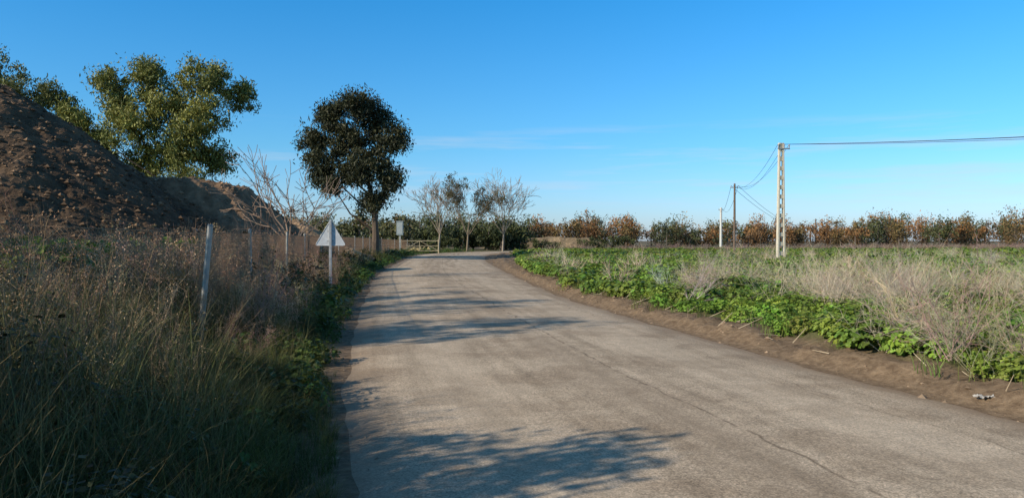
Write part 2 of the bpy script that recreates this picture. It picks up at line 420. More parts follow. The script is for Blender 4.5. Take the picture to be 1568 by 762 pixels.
DCn=(.40,.275,.175); DC=(.50,.335,.215)
d_near=[dry_proto(5,1.35,.0028,.22,DCn,.009,11) for _ in range(4)]
d_mid=[dry_proto(5,1.35,.0045,.22,DC,.016,8) for _ in range(4)]
db=Batch()
P,s,e=scatter(-14,0,3.0,11,900,L(1.0,10)); nz=fbm(P[:,0]*.5,P[:,1]*.5)
k=rng.random(len(P))<np.clip(.40+nz*1.6,.05,1); hm=np.interp(e,[1,2],[.65,1.0])*lowmul(P); go(db,d_near,P[k],(.75,1.15),.25,szmul=hm[k])
P,s,e=scatter(-22,0,10,36,3400,L(.9,12)); nz=fbm(P[:,0]*.3+5,P[:,1]*.3)
k=rng.random(len(P))<np.clip(.62+nz*1.5,.1,1); hm=np.interp(e,[.9,1.8],[.75,1.08])*lowmul(P); go(db,d_mid,P[k],(.75,1.15),.25,szmul=hm[k])
P,s,e=scatter(-30,0,36,95,1300,L(1.6,14)); go(db,d_mid,P,(.6,.9),.25,szmul=lowmul(P))
db2=[twig_proto(1.1,.006,(.33,.23,.16)) for _ in range(3)]
P,s,e=scatter(-20,0,6,34,240,L(1.0,9)); go(db,db2,P,(.8,1.4),.25,szmul=lowmul(P))
build('dry_weeds',db,M_dry)

m_near=[leaf_proto(90,.30,.42,.075,(.055,.10,.022)) for _ in range(3)]
m_mid=[leaf_proto(60,.36,.45,.10,(.07,.125,.027),False) for _ in range(3)]
s_near=[leaf_proto(230,.42,1.0,.045,(.055,.068,.024),False,pw=.9) for _ in range(3)]
s_mid=[leaf_proto(110,.5,1.1,.09,(.068,.078,.028),False,pw=.9) for _ in range(3)]
lb=Batch()
P,s,e=scatter(-8,0,4,16,340,L(.2,1.2)); go(lb,m_near,P,(.4,1.0),.3)
P,s,e=scatter(-14,0,16,60,900,L(.15,1.3)); go(lb,m_mid,P,(.5,1.2),.3)
P,s,e=scatter(-16,0,60,110,500,L(.1,2.2)); go(lb,m_mid,P,(.9,1.9),.3)
P,s,e=scatter(-18,-5,11.5,26,600,lambda x,y,s,e,st:(e>4.0)&(fbm(x*.4+3,y*.4)>-.12)&inview(x,y)); go(lb,m_near,P,(1.9,3.4),.25,tint=np.array([2.1,2.0,1.3]))
build('roadside_leafy_weeds',lb,M_leaf)
lb=Batch()
P,s,e=scatter(-9,0,3,14,480,L(.7,4.5)); k=(fbm(P[:,0]*.6+1,P[:,1]*.6)>-.15); hm=np.interp(e,[.6,1.6],[.5,1.0])*lowmul(P); go(lb,s_near,P[k],(.65,1.15),.35,szmul=hm[k])
P,s,e=scatter(-12,0,14,60,620,L(.6,3.0)); k=(fbm(P[:,0]*.5+1,P[:,1]*.5)>-.2); hm=np.interp(e,[.6,1.5],[.6,1.15])*lowmul(P); go(lb,s_mid,P[k],(.7,1.3),.35,szmul=hm[k])
build('roadside_scrub',lb,M_tree)

# ------------------------------------------------------------------ RIGHT field vegetation
MG=(.19,.295,.048)
r_near=[leaf_proto(120,.32,.42,.085,MG) for _ in range(5)]
r_mid=[leaf_proto(60,.40,.40,.12,MG,False) for _ in range(4)]
r_far=[leaf_proto(22,.6,.42,.24,MG,False) for _ in range(3)]
fb=Batch()
R=lambda lo,hi:(lambda x,y,s,e,st:(s>0)&(e>gapR(st)+lo+.5*fbm(x*1.1,y*1.1))&(e<hi)&inview(x,y,2.5))
P,s,e=scatter(0,20,6,20,4200,R(.1,60)); k=(rng.random(len(P))<np.clip(.95+1.3*fbm(P[:,0]*.35,P[:,1]*.35),.25,1))
sm=.8+.6*fbm(P[:,0]*.7,P[:,1]*.7)
go(fb,r_near,P[k],(.5,1.35),.25,szmul=sm[k])
P,s,e=scatter(0,46,19,56,12500,R(.05,90)); nz=fbm(P[:,0]*.16,P[:,1]*.16); k=rng.random(len(P))<np.clip(1.0+1.8*nz,.15,1)
sm=.9+.5*fbm(P[:,0]*.5,P[:,1]*.5)
go(fb,r_mid,P[k],(.7,1.3),.25,szmul=sm[k])
P,s,e=scatter(-10,95,54,122,13500,R(0,140)); nz=fbm(P[:,0]*.07+8,P[:,1]*.07); k=rng.random(len(P))<np.clip(.95+2.0*nz,.12,1)
go(fb,r_far,P[k],(.6,1.15),.25,tint=np.array([1.1,1.0,1.0]))
build('field_mallow_plants',fb,M_leaf)
gb=Batch()
fg=[grass_proto(16,.15,.38,.008,.6,3,(.13,.20,.04),(.30,.29,.10)) for _ in range(3)]
P,s,e=scatter(0,22,6,24,1500,R(-.35,40)); go(gb,fg,P,(.5,1.2),.3)
fgd=[grass_proto(14,.2,.5,.016,.6,3,(.22,.17,.09),(.46,.36,.22)) for _ in range(3)]
P,s,e=scatter(0,60,20,70,2000,lambda x,y,s,e,st:(s>0)&(e>gapR(st)+.4)&inview(x,y)&(fbm(x*.16,y*.16)<.10)); go(gb,fgd,P,(.5,1.1),.3)
build('field_grass',gb,M_grass)
GC=(.47,.385,.29)
t_near=[twig_proto(.85,.0042,GC,10) for _ in range(4)]
t_mid=[twig_proto(.85,.0075,GC,8) for _ in range(4)]
t_far=[twig_proto(.8,.02,(.25,.18,.145),5) for _ in range(2)]
tb=Batch()
P,s,e=scatter(2,20,7,22,800,lambda x,y,s,e,st:(s>0)&(e>gapR(st)+.15)&(e<9)&inview(x,y)&(fbm(x*.45+2,y*.45)>-.04)); go(tb,t_near,P,(.75,1.35),.3,leanamt=.3)
P,s,e=scatter(0,45,18,60,380,lambda x,y,s,e,st:(s>0)&(e>gapR(st)+.2)&inview(x,y)&(fbm(x*.2+2,y*.2)>.06)); go(tb,t_mid,P,(.6,1.15),.25,leanamt=.2)
P,s,e=scatter(-2,28,12,50,330,lambda x,y,s,e,st:(s>0)&(e>gapR(st)+.1)&(e<gapR(st)+2.6)&inview(x,y)&(fbm(x*.3+7,y*.3)>-.08)); go(tb,t_mid,P,(.6,1.05),.25,leanamt=.25)
P,s,e=scatter(0,130,100,175,2200,lambda x,y,s,e,st:(s>0)&(e>4)&inview(x,y)); go(tb,t_far,P,(.7,1.4),.2)
build('dry_brush',tb,M_dry)
cb=Batch()
P,s,e=scatter(0,9,4,40,3800,lambda x,y,s,e,st:(s>0)&(e>-.12)&(e<gapR(st)+.3))
oct_V=np.array([(1,0,0),(-1,0,0),(0,1,0),(0,-1,0),(0,0,.7),(0,0,-.7)],float); oct_T=np.array([(0,2,4),(2,1,4),(1,3,4),(3,0,4),(2,0,5),(1,2,5),(3,1,5),(0,3,5)])
def clod(): return (oct_V*(.7+.6*rng.random((6,3))),oct_T,np.ones((6,3)))
clods=[clod() for _ in range(6)]
sc=.010+.055*rng.random(len(P))**4
cc=np.array([.27,.19,.125])*(.6+.8*rng.random((len(P),1)))
for i,c_ in enumerate(clods):
    k=np.arange(len(P))%6==i; cb.inst(c_,P[k],rng.random(k.sum())*6,sc[k],cc[k])
P,s,e=scatter(-3,0,4,30,500,lambda x,y,s,e,st:(s<0)&(e>-.3)&(e<.3)); sc=.008+.02*rng.random(len(P))**3
cb.inst(clods[0],P+[0,0,.01],rng.random(len(P))*6,sc,np.array([.28,.21,.15])*(.6+.8*rng.random((len(P),1))))
build('verge_clods',cb,M_stone)
sb=Batch()
P,s,e=scatter(2,8,7,26,260,lambda x,y,s,e,st:(s>0)&(e>gapR(st)*.45)&(e<gapR(st)+.3))
n=len(P); a=rng.random(n)*6.28; L_=.15+.35*rng.random(n)
P1=P+np.stack([np.cos(a)*L_,np.sin(a)*L_,.03+.25*rng.random(n)],1)
segs(sb,P+[0,0,.02],P1,np.full(n,.007),np.full(n,.003),np.array([.55,.44,.31]),4)
build('broken_dry_stalks',sb,M_dry)

# ------------------------------------------------------------------ earth mounds
def mound(name,cx,cy,hf,R,step,col,nclod=0):
    ax=np.arange(-R,R+step,step); X,Y=np.meshgrid(ax,ax)
    Z=hf(X,Y); n=len(ax); idx=np.arange(n*n).reshape(n,n)
    a,b_,c,d=idx[:-1,:-1].ravel(),idx[:-1,1:].ravel(),idx[1:,1:].ravel(),idx[1:,:-1].ravel()
    T=np.concatenate([np.stack([a,b_,c],1),np.stack([a,c,d],1)])
    V=np.stack([X.ravel()+cx,Y.ravel()+cy,Z.ravel()],1)
    cn=.8+.5*fbm(X.ravel()*.6,Y.ravel()*.9)[:,None]+.35*fbm(X.ravel()*3,Y.ravel()*3)[:,None]
    b=Batch(); b.add(V,T,np.array(col)*np.clip(cn,.35,1.6))
    if nclod:
        x=(rng.random(nclod)*2-1)*R*.95; y=(rng.random(nclod)*2-1)*R*.95; z=hf(x,y); k=z>.3
        P=np.stack([x+cx,y+cy,z],1)[k]; sc=.04+.11*rng.random(len(P))**4
        cc=np.array(col)*(.5+1.6*rng.random((len(P),1)))
        for i,c_ in enumerate(clods):
            q=np.arange(len(P))%6==i; b.inst(c_,P[q],rng.random(q.sum())*6,sc[q],cc[q])
    build(name,b,M_soil)
def h1(x,y):
    th=np.arctan2(y,x); r=np.hypot(x*.97,y)*(1+.05*fbm(np.cos(th)*2+5,np.sin(th)*2))
    z=8.9-np.sqrt(r*r+.5)*.74
    return z+.30*fbm(x*.5,y*.5)+.16*fbm(x*2,y*2,5)+.10*np.abs(fbm(x*4.5,y*4.5,3))
mound('soil_mound',-22.2,32,h1,13.5,.11,(.14,.088,.052),16000)
def h2(x,y):
    z=4.6-1.0*np.maximum(0,np.hypot((x)*.8,y*.9)-2.4)-.13*np.hypot(x,y)
    return z+.40*fbm(x*.8+4,y*.8)+.22*fbm(x*2.5,y*2.5)
mound('soil_mound',-16.0,37,h2,8.5,.13,(.26,.165,.10),3500)
def h3(x,y):
    z=2.9-.62*np.maximum(0,np.hypot(x*.8,y)-.6)
    return z+.4*fbm(x*.7+9,y*.7)+.15*fbm(x*2.5,y*2.5)
mound('sand_pile',-15.0,50,h3,6,.15,(.42,.27,.155),300)
def h4(x,y):
    z=2.2-.75*np.maximum(0,np.abs(y+.1*x)-1)-.35*np.maximum(0,np.abs(x)-8)
    return z+.5*fbm(x*.5+2,y*.5)
mound('earth_bank',8,158,h4,18,.3,(.28,.20,.12),200)

# ------------------------------------------------------------------ trees
def leafcloud(b,centers,rad,nper,lsz,cols,droop=.8,aspect=.36,flat=.75,pw=.45):
    n=len(centers)*nper
    c=np.repeat(centers,nper,0); r=np.repeat(rad,nper)
    g=rng.normal(size=(n,3)); g=norm(g)*(rng.random((n,1))**pw)
    P=c+g*r[:,None]*np.array([1,1,flat])
    U=norm(rng.normal(size=(n,3))+np.array([0,0,-droop])); W=norm(np.cross(U,rng.normal(size=(n,3))))
    s=lsz*(.6+.8*rng.random((n,1)))
    cl=np.repeat(cols,nper,0)*(.65+.7*rng.random((n,1)))
    rhombs(b,P,U*s*.5,W*s*.5*aspect,cl)

def euc(name,bx,by,lobes,trunk_r,c_light,c_dark,nper=130,per=14,lsz=.26,crad=.62,depth=1.0,trunkcol=(.22,.18,.14),topz=9):
    root=empty(name,(bx,by,0)); lb=Batch(); wb=Batch()
    t=np.linspace(0,1,9); tz=t*topz; tp=np.stack([.5*np.sin(t*3+1)-.42,.3*np.sin(t*4),tz],1)
    tr=trunk_r*(1-.78*t)
    segs(wb,tp[:-1],tp[1:],tr[:-1],tr[1:],np.array(trunkcol),9)
    segs(wb,tp[:1]-[0,0,.2],tp[:1]+[0,0,.5],[trunk_r*1.5],[trunk_r*.98],np.array(trunkcol)*.9,9)
    for (dx,z,rx,rz) in lobes:
        oy=rng.uniform(-1,1)*depth; lc=np.array([dx,oy,z])
        zb=np.clip(z-2.2-abs(dx)*.45,1.6,topz*.97); i0=np.array([np.interp(zb,tp[:,2],tp[:,0]),np.interp(zb,tp[:,2],tp[:,1]),zb]); r0=np.interp(zb,tp[:,2],tr)*.45
        mid=(i0+lc)/2+np.array([.0,0,-.25])+rng.normal(0,.2,3)
        q=[i0,(i0+mid)/2+rng.normal(0,.08,3),mid,(mid+lc)/2+rng.normal(0,.1,3),lc]; rr=r0*np.array([1,.75,.52,.34,.18])
        segs(wb,q[:-1],q[1:],rr[:-1],rr[1:],np.array(trunkcol)*.5,6)
        n=int(per*(rx*rz)**.85/2.2)+5
        g=norm(rng.normal(size=(n,3)))*(rng.random((n,1))**.42)
        cen=lc+g*np.array([rx,min(rx*1.05,2.6),rz])*.92
        segs(wb,np.repeat(q[3][None],n,0),cen,np.full(n,rr[3]*.35),np.full(n,.01),np.array(trunkcol)*.35,4)
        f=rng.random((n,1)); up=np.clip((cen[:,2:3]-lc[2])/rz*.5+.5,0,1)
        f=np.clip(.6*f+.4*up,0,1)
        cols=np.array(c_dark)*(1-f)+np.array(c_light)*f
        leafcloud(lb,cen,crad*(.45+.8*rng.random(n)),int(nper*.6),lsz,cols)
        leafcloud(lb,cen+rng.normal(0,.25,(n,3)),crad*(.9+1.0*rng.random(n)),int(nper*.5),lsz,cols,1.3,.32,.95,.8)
    build('crown_leaves',lb,M_tree,parent=root); build('trunk_and_limbs',wb,M_bark,parent=root)
    return root
T2=[(-1.6,12.2,1.9,1.3),(-3.4,11.2,1.3,1.2),(-5.1,9.6,1.3,1.0),(-1.9,9.6,2.0,1.7),(1.3,9.5,1.4,1.1),(.2,11.0,1.3,1.3),(-4.2,7.7,1.3,1.4),(-.3,7.4,1.6,1.7),(1.1,6.2,1.0,1.2),(.0,4.7,1.0,1.1),(-3.4,6.0,.9,.8),(-1.6,6.9,.9,1.0)]
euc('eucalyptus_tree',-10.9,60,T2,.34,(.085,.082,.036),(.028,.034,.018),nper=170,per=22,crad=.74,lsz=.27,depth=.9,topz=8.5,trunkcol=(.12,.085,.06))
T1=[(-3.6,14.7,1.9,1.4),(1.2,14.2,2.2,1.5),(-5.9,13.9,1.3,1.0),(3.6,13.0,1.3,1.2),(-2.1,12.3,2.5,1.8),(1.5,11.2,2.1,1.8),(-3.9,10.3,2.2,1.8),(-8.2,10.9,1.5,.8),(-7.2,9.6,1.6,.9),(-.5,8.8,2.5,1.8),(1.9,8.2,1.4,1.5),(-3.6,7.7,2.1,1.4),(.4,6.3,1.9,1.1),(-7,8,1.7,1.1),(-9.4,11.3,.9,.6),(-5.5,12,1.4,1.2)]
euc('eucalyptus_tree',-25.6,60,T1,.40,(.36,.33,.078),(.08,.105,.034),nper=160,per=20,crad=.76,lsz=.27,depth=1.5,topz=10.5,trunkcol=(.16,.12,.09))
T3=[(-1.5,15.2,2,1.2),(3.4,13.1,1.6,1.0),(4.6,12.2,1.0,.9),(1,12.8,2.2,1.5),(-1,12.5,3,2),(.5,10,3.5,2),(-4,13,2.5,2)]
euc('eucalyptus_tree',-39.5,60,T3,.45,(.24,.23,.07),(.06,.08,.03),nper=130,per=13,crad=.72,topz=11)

def bare_tree(name,bx,by,H,r,col,spread=.5,leaves=None,lv=4,nmain=5,thmin=.01,low=.25):
    root=empty(name,(bx,by,0)); b=Batch(); P0=[];P1=[];R0=[];R1=[];tips=[]
    def rec(p,d,L,r,l):
        q=p;k=4 if l>1 else 3
        for i in range(k):
            d=norm(d+rng.normal(0,.12,3)+np.array([0,0,.05])); q2=q+d*L/k
            P0.append(q);P1.append(q2);R0.append(max(r*(1-.16*i),thmin));R1.append(max(r*(1-.16*(i+1)),thmin)); q=q2
            if l>0 and i>0:
                for _ in range(2 if rng.random()<.35 else 1):
                    rec(q,norm(d+norm(rng.normal(size=3))*.85*spread*1.5),L*(.45+.25*rng.random()),r*(.45),l-1)
        tips.append(q)
        if l>0: rec(q,norm(d+rng.normal(0,.25,3)),L*.55,r*.42,l-1)
    t0=np.array([0,0,-.1]); t1=np.array([.05*H*.3,0,H*low])
    P0.append(t0);P1.append(t1);R0.append(r*1.2);R1.append(r*.9)
    for i in range(nmain):
        a=2*np.pi*i/nmain+rng.random(); s=spread*(.5+rng.random()*1.0)
        rec(t1,norm(np.array([np.cos(a)*s,np.sin(a)*s,1])),H*(.36+.12*rng.random()),r*.5,lv-1)
    n=len(P0); segs(b,P0,P1,R0,R1,np.array(col)[None]*(.8+.4*rng.random((n,1))),4)
    build('branches',b,M_twig,parent=root)
    if leaves:
        lb=Batch(); tp=np.array(tips); k=rng.random(len(tp))<leaves[0]; tp=tp[k]
        leafcloud(lb,tp,np.full(len(tp),leaves[3]),leaves[1],leaves[4],np.tile(np.array(leaves[2]),(len(tp),1)))
        build('leaves',lb,M_tree,parent=root)
bare_tree('bare_fig_tree',-9.1,31,5.2,.09,(.32,.23,.175),.78,None,3,8,.010,.26)
bare_tree('bare_poplar_tree',-10.8,112,9.8,.13,(.34,.27,.21),.5,None,4,7,.019)
bare_tree('acacia_tree',-6.4,108,9.0,.13,(.20,.155,.11),.46,(.4,10,(.08,.075,.032),.45,.28),4,6,.018)
bare_tree('bare_poplar_tree',-1.4,114,10.0,.14,(.36,.29,.225),.6,None,4,8,.019)

# shrubs and young trees standing left of the camera, along the verge
def shrub(name,x,y,h,w,n,nper,lsz,cl,crad=.4):
    root=empty(name,(x,y,0)); lb=Batch(); wb=Batch()
    g=norm(rng.normal(size=(n,3)))*(rng.random((n,1))**.4); cen=np.array([0,0,h*.56])+g*np.array([w,w,h*.43])
    leafcloud(lb,cen,crad*(.6+.7*rng.random(n)),nper,lsz,np.array(cl)*(.6+.8*rng.random((n,1))),.4,.4)
    base=rng.normal(0,.12,(n,3))*np.array([1,1,0]); midp=base*.5+cen*np.array([.45,.45,.5])
    segs(wb,base,midp,np.full(n,.03),np.full(n,.018),np.array([.14,.11,.08]),5); segs(wb,midp,cen,np.full(n,.018),np.full(n,.006),np.array([.14,.11,.08]),4)
    build('leaves',lb,M_tree,parent=root); build('stems',wb,M_twig,parent=root)
SG=(.05,.065,.026)
shrub('roadside_shrub',-4.4,-.2,2.7,1.0,80,60,.12,SG)
shrub('roadside_shrub',-6.1,1.6,3.9,1.5,105,60,.14,SG)
shrub('roadside_shrub',-7.6,-1.0,4.2,1.5,95,60,.14,SG)
shrub('roadside_shrub',-9.3,3.6,4.6,1.4,100,60,.15,SG)
shrub('roadside_shrub',-12.3,7.0,7.6,1.8,125,70,.16,SG,.52)
shrub('roadside_shrub',-15.0,10.6,9.0,2.0,130,70,.18,SG,.58)
shrub('roadside_shrub',-17.9,13.4,9.3,1.9,110,70,.18,SG,.58)
shrub('roadside_shrub',-21.8,16.6,10.2,2.0,110,70,.18,SG,.58)

# distant tree belt
tb=Batch(); wb=Batch()
def belt(x,y,h,w,cl,cd,nper=38):
    n=rng.integers(16,23); r_=rng.random((n,1)); g=norm(rng.normal(size=(n,3)))*(r_**.4)
    cen=np.array([x,y,h*.44])+g*np.array([w,w*.7,h*.42]); cen[:,2]=np.maximum(cen[:,2],.6)
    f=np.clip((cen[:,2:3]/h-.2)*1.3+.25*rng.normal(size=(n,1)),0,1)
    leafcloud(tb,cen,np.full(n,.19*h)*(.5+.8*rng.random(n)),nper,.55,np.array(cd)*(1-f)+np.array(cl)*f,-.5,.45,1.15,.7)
    segs(wb,[[x,y,0]],[[x+rng.normal(0,.3),y,h*.75]],[.2],[.05],np.array([.14,.11,.09]),5)
x=-130
while x<270:
    for row in range(3):
        yy=184+row*15+rng.normal(0,5)+ (18 if x>20 else 0)
        xx=x+rng.normal(0,2.4)
        hb=10.4-1.8*sstep(22,34,xx)*(1-sstep(50,75,xx))-.6*sstep(20,40,xx)+1.2*sstep(95,135,xx)
        h=(hb+4.0*fbm(np.array(xx*.06),np.array(row*3.1)))*(.68+.40*rng.random())
        cluster=fbm(np.array(xx*.07+40),np.array(row*.9))
        brown=.42+2.0*cluster+.48*sstep(12,40,xx)
        if rng.random()<brown: cl,cd=[((.40,.19,.065),(.17,.095,.045)),((.33,.17,.065),(.15,.09,.045)),((.27,.18,.065),(.12,.09,.045))][rng.integers(0,3)]
        else: cl,cd=(.14,.145,.052),(.055,.066,.034)
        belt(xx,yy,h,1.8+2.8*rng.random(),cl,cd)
    x+=3.0
for i in range(22):
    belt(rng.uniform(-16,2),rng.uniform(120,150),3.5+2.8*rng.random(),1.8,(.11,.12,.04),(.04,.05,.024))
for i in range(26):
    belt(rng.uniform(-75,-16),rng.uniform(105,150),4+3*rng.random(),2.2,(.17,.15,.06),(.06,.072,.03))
build('distant_tree_foliage',tb,M_tree); build('distant_tree_trunks',wb,M_bark)

bb=Batch()
for (x,y,h,w) in [(-6.5,128,3.0,3),(-2.5,130,3.4,3),(2,132,2.4,3),(-11,118,2.2,2),(15,140,2.2,3.2),(20,142,2.8,2.6),(6,136,1.5,3)]:
    n=26; g=norm(rng.normal(size=(n,3)))*(rng.random((n,1))**.4); cen=np.array([x,y,h*.5])+g*np.array([w,w*.6,h*.45])
    leafcloud(bb,cen,np.full(n,.6),60,.28,np.array([.085,.095,.036])*(.6+.9*rng.random((n,1))),0,.6)
build('bushes',bb,M_tree)

# ------------------------------------------------------------------ fence
root=empty('chain_link_fence'); pb=Batch(); mb=Batch()
FH=1.58
pts=[]
for i in range(len(FL)-1):
    a,b_=FL[i],FL[i+1]; Ls=np.linalg.norm(b_-a); n=max(1,round(Ls/3.3)) if i==0 else max(1,round(Ls/6.2))
    for k in range(n): pts.append(a+(b_-a)*k/n)
pts.append(FL[-1]); pts=np.array(pts); pz=gz(pts[:,0],pts[:,1])
for i,(p,z) in enumerate(zip(pts,pz)):
    near=abs(p[1]-11)<.3 and p[0]>-5
    ln=np.array([.17,0.02]) if near else rng.normal(0,.05,2)
    r=.040 if near else .032
    top=np.array([p[0]+ln[0],p[1]+ln[1],z+FH+(.05 if near else .03)])
    segs(pb,[[p[0],p[1],z-.3]],[top],[r],[r],np.array([.36,.35,.32]),10)
    segs(pb,[top],[top+[0,0,.03]],[r*1.12],[r*.7],np.array([.3,.3,.28]),10)
for i in range(len(pts)-1):
    a=np.array([*pts[i],pz[i]]);c=np.array([*pts[i+1],pz[i+1]]); Ls=np.linalg.norm(c-a)
    d_=a[1]; r=.0028 if d_<20 else (.0040 if d_<40 else .0070); sp_=.075 if d_<20 else (.10 if d_<40 else .16)
    rc=np.array([.36,.225,.145])
    n=int(Ls/sp_); Hh=FH-.08
    for sgn in (1,-1):
        k=np.arange(-int(Hh/sp_),n); s0=k*sp_; s1=s0+Hh
        z0=np.where(s0<0,-s0,0); z1=np.where(s1>Ls,Hh-(s1-Ls),Hh); s0c=np.clip(s0,0,Ls); s1c=np.clip(s1,0,Ls)
        if sgn<0: s0c,s1c=Ls-s0c,Ls-s1c
        u=(c-a)/Ls; A=a+u*s0c[:,None]+np.stack([0*z0,0*z0,z0+.04],1); B2=a+u*s1c[:,None]+np.stack([0*z1,0*z1,z1+.04],1)
        segs(mb,A,B2,np.full(len(A),r),np.full(len(A),r),rc,3)
    for hz in (.06,.85,FH-.05):
        segs(mb,[a+[0,0,hz]],[c+[0,0,hz]],[r*1.7],[r*1.7],rc*1.2,4)
build('posts',pb,M_metal,parent=root); build('wire_mesh',mb,M_wire,parent=root)

# ------------------------------------------------------------------ triangular warning sign seen from behind
root=empty('triangular_traffic_sign',(-5.55,23.2,float(gz(np.array([-5.55]),np.array([23.2]))[0])))
b=Batch(); pole=Batch(); boxes(pole,[(-.04,.04,-.025,.025,-.3,2.18)],np.array([.42,.42,.42]))
o=build('post',pole,M_metal,parent=root); bv=o.modifiers.new('b','BEVEL'); bv.width=.008
w=.46;h=.78;zb=1.40;cr_=.06
def tri_round(w,h,zb,r):
    pts=[(-w,zb),(w,zb),(0,zb+h)]; out_=[]
    for i in range(3):
        p=np.array(pts[i]);a=np.array(pts[i-1]);c=np.array(pts[(i+1)%3])
        p0=p+norm(a-p)*r*1.4; p1=p+norm(c-p)*r*1.4
        for t in np.linspace(0,1,6): out_.append((1-t)**2*p0+2*t*(1-t)*p+t*t*p1)
    return out_
def plate(o2,y0,y1,b,col):
    n=len(o2); V=[(x,y0,z) for x,z in o2]+[(x,y1,z) for x,z in o2]; T=[]
    for i in range(1,n-1): T+=[(0,i,i+1),(n,n+i+1,n+i)]
    for i in range(n): j=(i+1)%n; T+=[(i,n+i,n+j),(i,n+j,j)]
    b.add(V,T,col)
plate(tri_round(w,h,zb,cr_),.030,.045,b,np.array([.58,.60,.62]))
o2=np.array(tri_round(w,h,zb,cr_)); n=len(o2)
segs(b,[[*o2[i][:1],.03,o2[i][1]] for i in range(n)],[[*o2[(i+1)%n][:1],.03,o2[(i+1)%n][1]] for i in range(n)],np.full(n,.012),np.full(n,.012),np.array([.6,.6,.6]),6)
plate(tri_round(w*.995,h*.995,zb+.002,cr_),.0475,.049,b,np.array([.5,.03,.03])); plate(tri_round(w*.72,h*.72,zb+.09,cr_*.7),.0515,.053,b,np.array([.8,.8,.8]))
boxes(b,[(-.11,.11,.024,.030,zb+.12,zb+.16),(-.11,.11,.024,.030,zb+.42,zb+.46)],np.array([.45,.45,.45]))
build('triangle_plate',b,M_conc,parent=root)
root.rotation_euler=(0,0,math.radians(6))

# ------------------------------------------------------------------ gate, cabinet, rocks
root=empty('metal_field_gate',(-11.2,92,0)); b=Batch(); gc=np.array([.46,.38,.25])
def t2(p,q,r): segs(b,[p],[q],[r],[r],gc,8)
for xx in (-2.2,2.3): t2((xx,0,-.2),(xx,0,1.75),.07)
t2((-2.2,0,1.55),(2.3,0,1.55),.045); t2((-2.2,0,.35),(2.3,0,.35),.045); t2((0,0,.35),(0,0,1.55),.035); t2((-2.2,0,.35),(0,0,1.55),.03);t2((0,0,1.55),(2.3,0,.35),.03)
t2((-2.2,0,.95),(2.3,0,.95),.03)
build('tube_frame',b,M_conc,parent=root)
root=empty('utility_cabinet',(-12.4,84,0)); b=Batch()
boxes(b,[(-.35,.35,-.2,.2,2.2,3.7)],np.array([.30,.36,.38])); boxes(b,[(-.40,.40,-.25,.25,3.703,3.76),(-.30,.30,-.215,-.203,2.35,3.55)],np.array([.36,.40,.41])); boxes(b,[(-.09,.09,-.07,.07,-.1,2.197)],np.array([.35,.35,.33]))
build('cabinet_on_post',b,M_conc,parent=root)
rb=Batch(); 
for i in range(14):
    rb.inst(clods[i%6],np.array([[-11.6+rng.normal(0,.9),97+rng.normal(0,.4),.3]]),rng.random(1)*6,np.array([.35+.4*rng.random()]),np.array([[.45,.34,.16]]))
build('sandstone_rocks',rb,M_stone)

# ------------------------------------------------------------------ poles and wires
def lattice_pole(x,y,H,w0,w1,yaw):
    root=empty('concrete_utility_pole',(x,y,0)); b=Batch(); col=np.array([.62,.55,.44])
    zs=np.arange(0,H-.4,.62)
    def leg(sgn):
        V=[];lw=.095
        for z,w in ((-.5,w0),(H,w1)):
            xo=sgn*w/2; xi=sgn*(w/2-lw)
            for (xx,yy) in ((xo,-.14),(xi,-.14),(xi,.14),(xo,.14)): V.append((xx,yy*(1-.25*z/H),z))
        T=[]
        for i in range(4):
            j=(i+1)%4; T+=[(i,j,4+j),(i,4+j,4+i)]
        T+=[(0,2,1),(0,3,2),(4,5,6),(4,6,7)]; b.add(V,T,col)
    leg(1);leg(-1)
    for i,z in enumerate(zs):
        wi=(w0+(w1-w0)*(z+.12)/H)/2-.095-.001
        zt=z+.27 if i<len(zs)-1 else H-.003
        boxes(b,[(-wi,wi,-.085,.085,z,zt)],col*.93)
    build('lattice_shaft',b,M_conc,parent=root)
    b=Batch(); boxes(b,[(-.30,.55,-.10,-.147,H-.42,H-.34)],np.array([.3,.3,.3]))
    for xx in (-.25,.15,.5):
        segs(b,[[xx,-.12,H-.34]],[[xx,-.12,H-.16]],[.03],[.045],np.array([.45,.45,.45]),8)
        segs(b,[[xx,-.12,H-.16]],[[xx,-.12,H-.10]],[.06],[.03],np.array([.5,.5,.5]),8)
    build('crossarm_and_insulators',b,M_metal,parent=root)
    root.rotation_euler=(0,0,yaw)
H1=8.0
lattice_pole(17.7,50,H1,.56,.34,math.radians(8))
lattice_pole(56,22,H1,.56,.34,math.radians(8))
def round_pole(name,x,y,H,r0,r1,col,mat):
    root=empty(name,(x,y,0)); b=Batch(); segs(b,[[0,0,-.4],[0,0,H*.5]],[[0,0,H*.5],[0,0,H]],[r0,(r0+r1)/2],[(r0+r1)/2,r1],np.array(col),10)
    segs(b,[[0,0,H]],[[0,0,H+.05]],[r1],[r1*.5],np.array(col),10)
    boxes(b,[(-.45,.45,r1+.002,r1+.08,H-.45,H-.36)],np.array([.28,.26,.24]))
    for xx in (-.4,.4): segs(b,[[xx,r1+.04,H-.36]],[[xx,r1+.04,H-.2]],[.04],[.05],np.array([.5,.5,.5]),8)
    build('shaft_and_bracket',b,mat,parent=root)
round_pole('wooden_utility_pole',25.2,86,8.0,.15,.10,(.17,.12,.09),M_bark)
round_pole('concrete_utility_pole',41,149,8.0,.26,.20,(.62,.6,.55),M_conc)
round_pole('wooden_utility_pole',90,225,8.0,.2,.15,(.17,.12,.09),M_bark)
wb=Batch()
def wire(a,c,sag,r):
    a=np.array(a,float);c=np.array(c,float); t=np.linspace(0,1,25)[:,None]
    P=a*(1-t)+c*t; P[:,2]-=(sag*4*t*(1-t))[:,0]
    segs(wb,P[:-1],P[1:],np.full(24,r),np.full(24,r),np.array([.05,.05,.05]),4)
